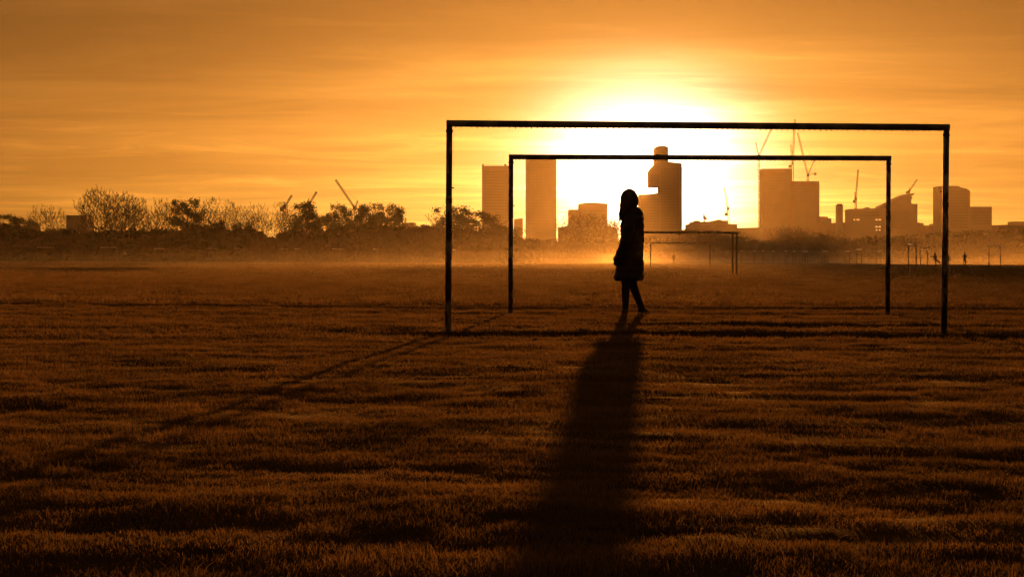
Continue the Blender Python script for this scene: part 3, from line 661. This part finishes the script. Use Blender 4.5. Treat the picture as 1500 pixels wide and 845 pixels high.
t, bx = building('notched_tower', [(937, BT), (937, 285), (951, 284.5), (966, 282.5), (966, 274), (951, 274), (951, 251), (955, 245), (960, 240), (960, 216), (964, 214.2), (970, 213.6), (976, 214.2), (979, 216), (979, 237), (988, 238), (999, 239.5), (999, BT)], 2500, 34, 'concrete',
                 'tallest tower with open notch cut in its side, sun behind it', [(968, 246, 994, 335), (953, 252, 966, 272), (939, 289, 966, 335)])
balconies(t, bx, 999, 244, 332, 2500, 30, 3.6, 1.5)
building('construction_site', [(1003, BT), (1003, 336), (1008, 336), (1008, 328.5), (1014, 328), (1014, 325), (1043, 324.5), (1043, 328), (1046, 328), (1046, 323), (1066, 323), (1066, 328), (1080, 328.5), (1080, 334), (1117, 333), (1117, BT)], 2300, 40, 'concrete', 'low unfinished building site under the pale crane', [(1016, 328, 1040, 334), (1048, 326, 1064, 334)], plant=((1019, 323, 1026, 325), (1052, 321.5, 1058, 323)))
t, bx = building('twin_tower', [(1117, BT), (1117, 247.5), (1159.5, 247), (1159.5, 265.5), (1200, 265.5), (1200, BT)], 2450, 34, 'brick', 'wide twin tower block with stepped top and cranes above', [(1120, 253, 1157, 335), (1162, 271, 1197, 335)])
balconies(t, bx, 1200, 270, 318, 2450, 30, 3.4, 1.3)
building('low_block', [(1200.6, BT), (1200.6, 317), (1213, 317.5), (1213, 319.5), (1218, 320), (1218, 327), (1226, 326), (1246, 326), (1246, BT)], 2400, 25, 'brick', 'small low block attached to the twin tower', [(1203, 320, 1216, 326)])
building('slim_tower', [(1226, BT), (1226, 300), (1235, 300), (1235, BT)], 2330, 10, 'cladding', 'slim chimney-like tower standing on its own', [(1227.5, 304, 1233.5, 326)], plant=((1227, 298.5, 1234, 300),))
t, bx = building('office_block', [(1247, BT), (1247, 306), (1290.5, 305), (1290.5, BT)], 2300, 45, 'concrete', 'wide office block with a few bright windows and slender crane', [(1249, 309, 1288, 318)], plant=((1272, 303.5, 1276, 305.6),))
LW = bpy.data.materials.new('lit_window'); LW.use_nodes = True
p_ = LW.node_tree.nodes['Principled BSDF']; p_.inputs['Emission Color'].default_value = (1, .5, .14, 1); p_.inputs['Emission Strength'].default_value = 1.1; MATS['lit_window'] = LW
for wx, wy, ww in ((1250.5, 321, 2), (1254.5, 321, 4.5), (1282.5, 321, 3), (1287, 321, 3.5), (1282.5, 331.3, 3), (1287, 331.3, 3), (1283, 336, 2), (1287.5, 336, 2)):
    a, c = at(wx, wy, 2300), at(wx + ww, wy + 2.0, 2300); q = MB(); q.box((a.x - bx, -.3, c.z), (c.x - bx, .1, a.z)); q.build('window', 'lit_window', t)
building('wing_roof_building', [(1290.8, BT), (1290.8, 302), (1304, 296), (1318, 288.5), (1328, 284.5), (1340, 283), (1338, 286), (1334.5, 287.5), (1337, 290), (1335, 292), (1335, 298), (1339, 299), (1344, 298.5), (1344, BT)], 2380, 38, 'cladding', 'building with a roof sloping up to an overhanging wing', [(1293, 306, 1333, 335)])
building('low_block', [(1344.6, BT), (1344.6, 326), (1353, 327), (1353, 330), (1366, 331), (1366, 328), (1374.4, 327), (1374.4, BT)], 2420, 20, 'brick', 'low roofs beside the big right goal post', [(1346, 329, 1352, 336)])
t, bx = building('tower_block', [(1375, BT), (1375, 273), (1390, 272.5), (1404, 272.5), (1408, 275), (1416, 276.5), (1421, 280), (1421, BT)], 2350, 32, 'concrete', 'round-shouldered tower crossed by the right post of the largest goal', [(1388, 279, 1418, 335)])
building('annex_block', [(1421.6, BT), (1421.6, 303), (1453, 303), (1453, BT)], 2380, 28, 'concrete', 'lower flat annex attached to the round-shouldered tower', [(1424, 307, 1451, 330)])
building('low_block', [(1453.6, BT), (1453.6, 330), (1485, 329), (1485, 324.5), (1530, 325), (1530, BT)], 2400, 30, 'brick', 'small flat block at the far end of the skyline', [(1487, 328, 1520, 334)])
building('square_block', [(97, BT), (97, 315.5), (127, 315.5), (127, BT)], 900, 16, 'concrete', 'square flat-roofed block among the bare trees', [], fl=3.0, group='buildings behind the tree line')
building('flat_roof_building', [(582, BT), (582, 334), (590, 334), (590, 326.5), (596, 326), (607, 326), (607, 331), (612, 334), (621, 334), (621, 332), (646, 332), (646, BT)], 900, 18, 'brick', 'low flat-roofed building just past the last leafy tree', [(598, 329, 606, 333)], group='buildings behind the tree line')

# ------------------------------------------------------------------ cranes
def lattice(B, p, q, w_, r):
    p, q = Vector(p), Vector(q); d = (q - p); ln = d.length; d.normalize(); s = d.cross(Vector((0, 1, 0))).normalized() * (w_/2); y = Vector((0, w_/2, 0))
    n = max(2, int(ln / (w_ * 1.6))); cs = [s + y, s - y, -s - y, -s + y]
    for c in cs: B.tube(p + c, q + c, r, n=4)
    for k in range(n):
        a, b = p + d * (ln * k / n), p + d * (ln * (k + 1) / n)
        for i in range(4):
            c0, c1 = cs[i], cs[(i + 1) % 4]; B.tube(a + (c0 if k % 2 else c1), b + (c1 if k % 2 else c0), r * .6, n=3, cap=False)
def crane(D, base, pivot, tip, apex, counter, label, w_=2.0):
    P = [at(*q, D) for q in (base, pivot, tip, apex, counter)]; o = Vector((P[0].x, D, 0)); P = [q - o for q in P]
    t = empty('tower_crane', o, label, 'crane', 'cranes on the skyline')
    b = MB(); lattice(b, (P[0].x, 0, 0), P[1], w_, .30); b.build('mast', 'crane_paint', t)
    b = MB(); lattice(b, P[1], P[2], w_ * .75, .28); b.build('jib', 'crane_paint', t)
    b = MB(); lattice(b, P[1], P[3], w_ * .5, .2); b.build('a_frame', 'crane_paint', t)
    b = MB(); b.tube(P[3], P[2].lerp(P[1], .15), .09, n=4); b.tube(P[3], P[4], .12, n=4); b.build('stay_cable', 'steel', t)
    b = MB(); lattice(b, P[1], P[4], w_ * .6, .2); c = P[4]; b.box((c.x - 1.6, -1.2, c.z - 2.6), (c.x + 1.6, 1.2, c.z + .6)); b.build('counterweight', 'steel', t)
    b = MB(); c = P[1]; b.box((c.x - 1.4, -1.6, c.z - 1.2), (c.x + 1.4, 1.6, c.z + 1.8)); b.build('cab', 'crane_paint', t)
crane(2420, (1113, 380), (1111.5, 229), (1129.5, 190), (1107, 209), (1106.5, 231), 'tall luffing crane beside the twin tower, jib raised past the crossbar', 2.4)
crane(2480, (1161, 380), (1161, 240), (1164.5, 175), (1158.5, 212), (1157, 243), 'crane behind the twin tower step with jib almost upright', 2.4)
crane(2480, (1183, 380), (1183.5, 257), (1168.5, 195), (1193, 234), (1194, 254), 'crane on the lower twin tower roof with jib tilted back', 2.2)
crane(2340, (1070.5, 380), (1066.5, 306), (1061, 275), (1063, 300), (1063.5, 313), 'pale crane over the low building site', 2.0)
crane(2360, (1034, 380), (1031.5, 319), (1030, 312), (1032.5, 315), (1033.5, 319), 'smallest crane at the edge of the building site', 1.2)
crane(2330, (1254, 380), (1253.5, 292), (1257, 248.5), (1252, 282), (1251.5, 294), 'slender crane with near-vertical jib over the office block', 1.8)
crane(2420, (1331, 380), (1331.5, 281), (1343.5, 263), (1332.5, 275), (1329, 281), 'short crane poking up from the wing roof', 1.6)
crane(1500, (414, 380), (417, 304), (427.5, 286), (417, 296), (413, 305), 'short jib leaning right behind the sparse bare tree', 1.4)
crane(1500, (450, 380), (453, 299), (464, 281), (452, 291), (448, 300), 'short jib leaning right above the leafy tree', 1.3)
crane(1500, (524, 380), (520, 305), (491.5, 263.5), (524, 294), (527, 306), 'long crane jib leaning left above the leafy trees', 1.5)

# ------------------------------------------------------------------ air
def volume(name, dens, g_, col):
    M = bpy.data.materials.new(name); M.use_nodes = True; t = M.node_tree; t.nodes.clear()
    v = t.nodes.new('ShaderNodeVolumePrincipled'); o = t.nodes.new('ShaderNodeOutputMaterial')
    v.inputs['Color'].default_value = (*col, 1); v.inputs['Density'].default_value = dens; v.inputs['Anisotropy'].default_value = g_
    t.links.new(v.outputs[0], o.inputs['Volume']); return M
b = MB(); b.box((-1420, -60, -1.4), (1420, 3150, 200))
tag(b.build('haze', volume('haze', 0.00003, 0.78, (0.9, 0.88, 0.85))), 'thin morning haze over the field and skyline', 'haze', kind='stuff')
# ground mist lying over the far half of the field, ending before the trees
def mist(layer, hscale, dens, label):
    vs_ = np.linspace(0, 1, 60); xs = np.linspace(-260, 330, 90)
    X, Vg = np.meshgrid(xs, vs_); tt = np.clip((X - 8) / 26, 0, 1); t2 = np.clip((X - 45) / 60, 0, 1)
    fe_ = 322 + 285 * tt * tt * (3 - 2 * tt) * (1 - .45 * t2 * t2 * (3 - 2 * t2)); Yg = 29 + Vg * (fe_ - 29)
    Zt = 0.12 + hscale * 2.9 * np.clip((Yg - 29) / 200, 0, 1.35) ** 1.8
    Zt *= 1 + .38 * vnoise(X / 23 + layer * 5, Yg / 40, 21 + layer) + .18 * vnoise(X / 7, Yg / 16, 41 + layer)
    Zt *= 1 - .6 * np.clip((Vg - .75) / .25, 0, 1) ** 1.5
    nx, ny = len(xs), len(vs_); mb = MB(); top = [(float(x), float(y), float(z)) for x, y, z in zip(X.ravel(), Yg.ravel(), Zt.ravel())]
    bot = [(x, y, -0.9 - layer * .05) for x, y, z in top]; k = nx * ny; id_ = lambda r, c: r * nx + c
    fs = [(id_(r, c), id_(r, c+1), id_(r+1, c+1), id_(r+1, c)) for r in range(ny-1) for c in range(nx-1)]
    fs += [tuple(k + i for i in q[::-1]) for q in fs]
    for c in range(nx-1): fs += [(id_(0, c+1), id_(0, c), k + id_(0, c), k + id_(0, c+1)), (id_(ny-1, c), id_(ny-1, c+1), k + id_(ny-1, c+1), k + id_(ny-1, c))]
    for r in range(ny-1): fs += [(id_(r, 0), id_(r+1, 0), k + id_(r+1, 0), k + id_(r, 0)), (id_(r+1, nx-1), id_(r, nx-1), k + id_(r, nx-1), k + id_(r+1, nx-1))]
    mb.add(top + bot, fs)
    tag(mb.build('ground_mist', volume('ground_mist', dens, 0.74, (0.9, 0.88, 0.85))), label, 'mist', kind='stuff')
mist(0, 0.38, 0.00036, 'densest low mist hugging the far grass')
mist(1, 0.80, 0.00018, 'middle layer of mist over the far field')
mist(2, 1.35, 0.00010, 'thin upper mist before the hedges')
mist(3, 2.2, 0.00006, 'faintest highest veil of mist before the trees')
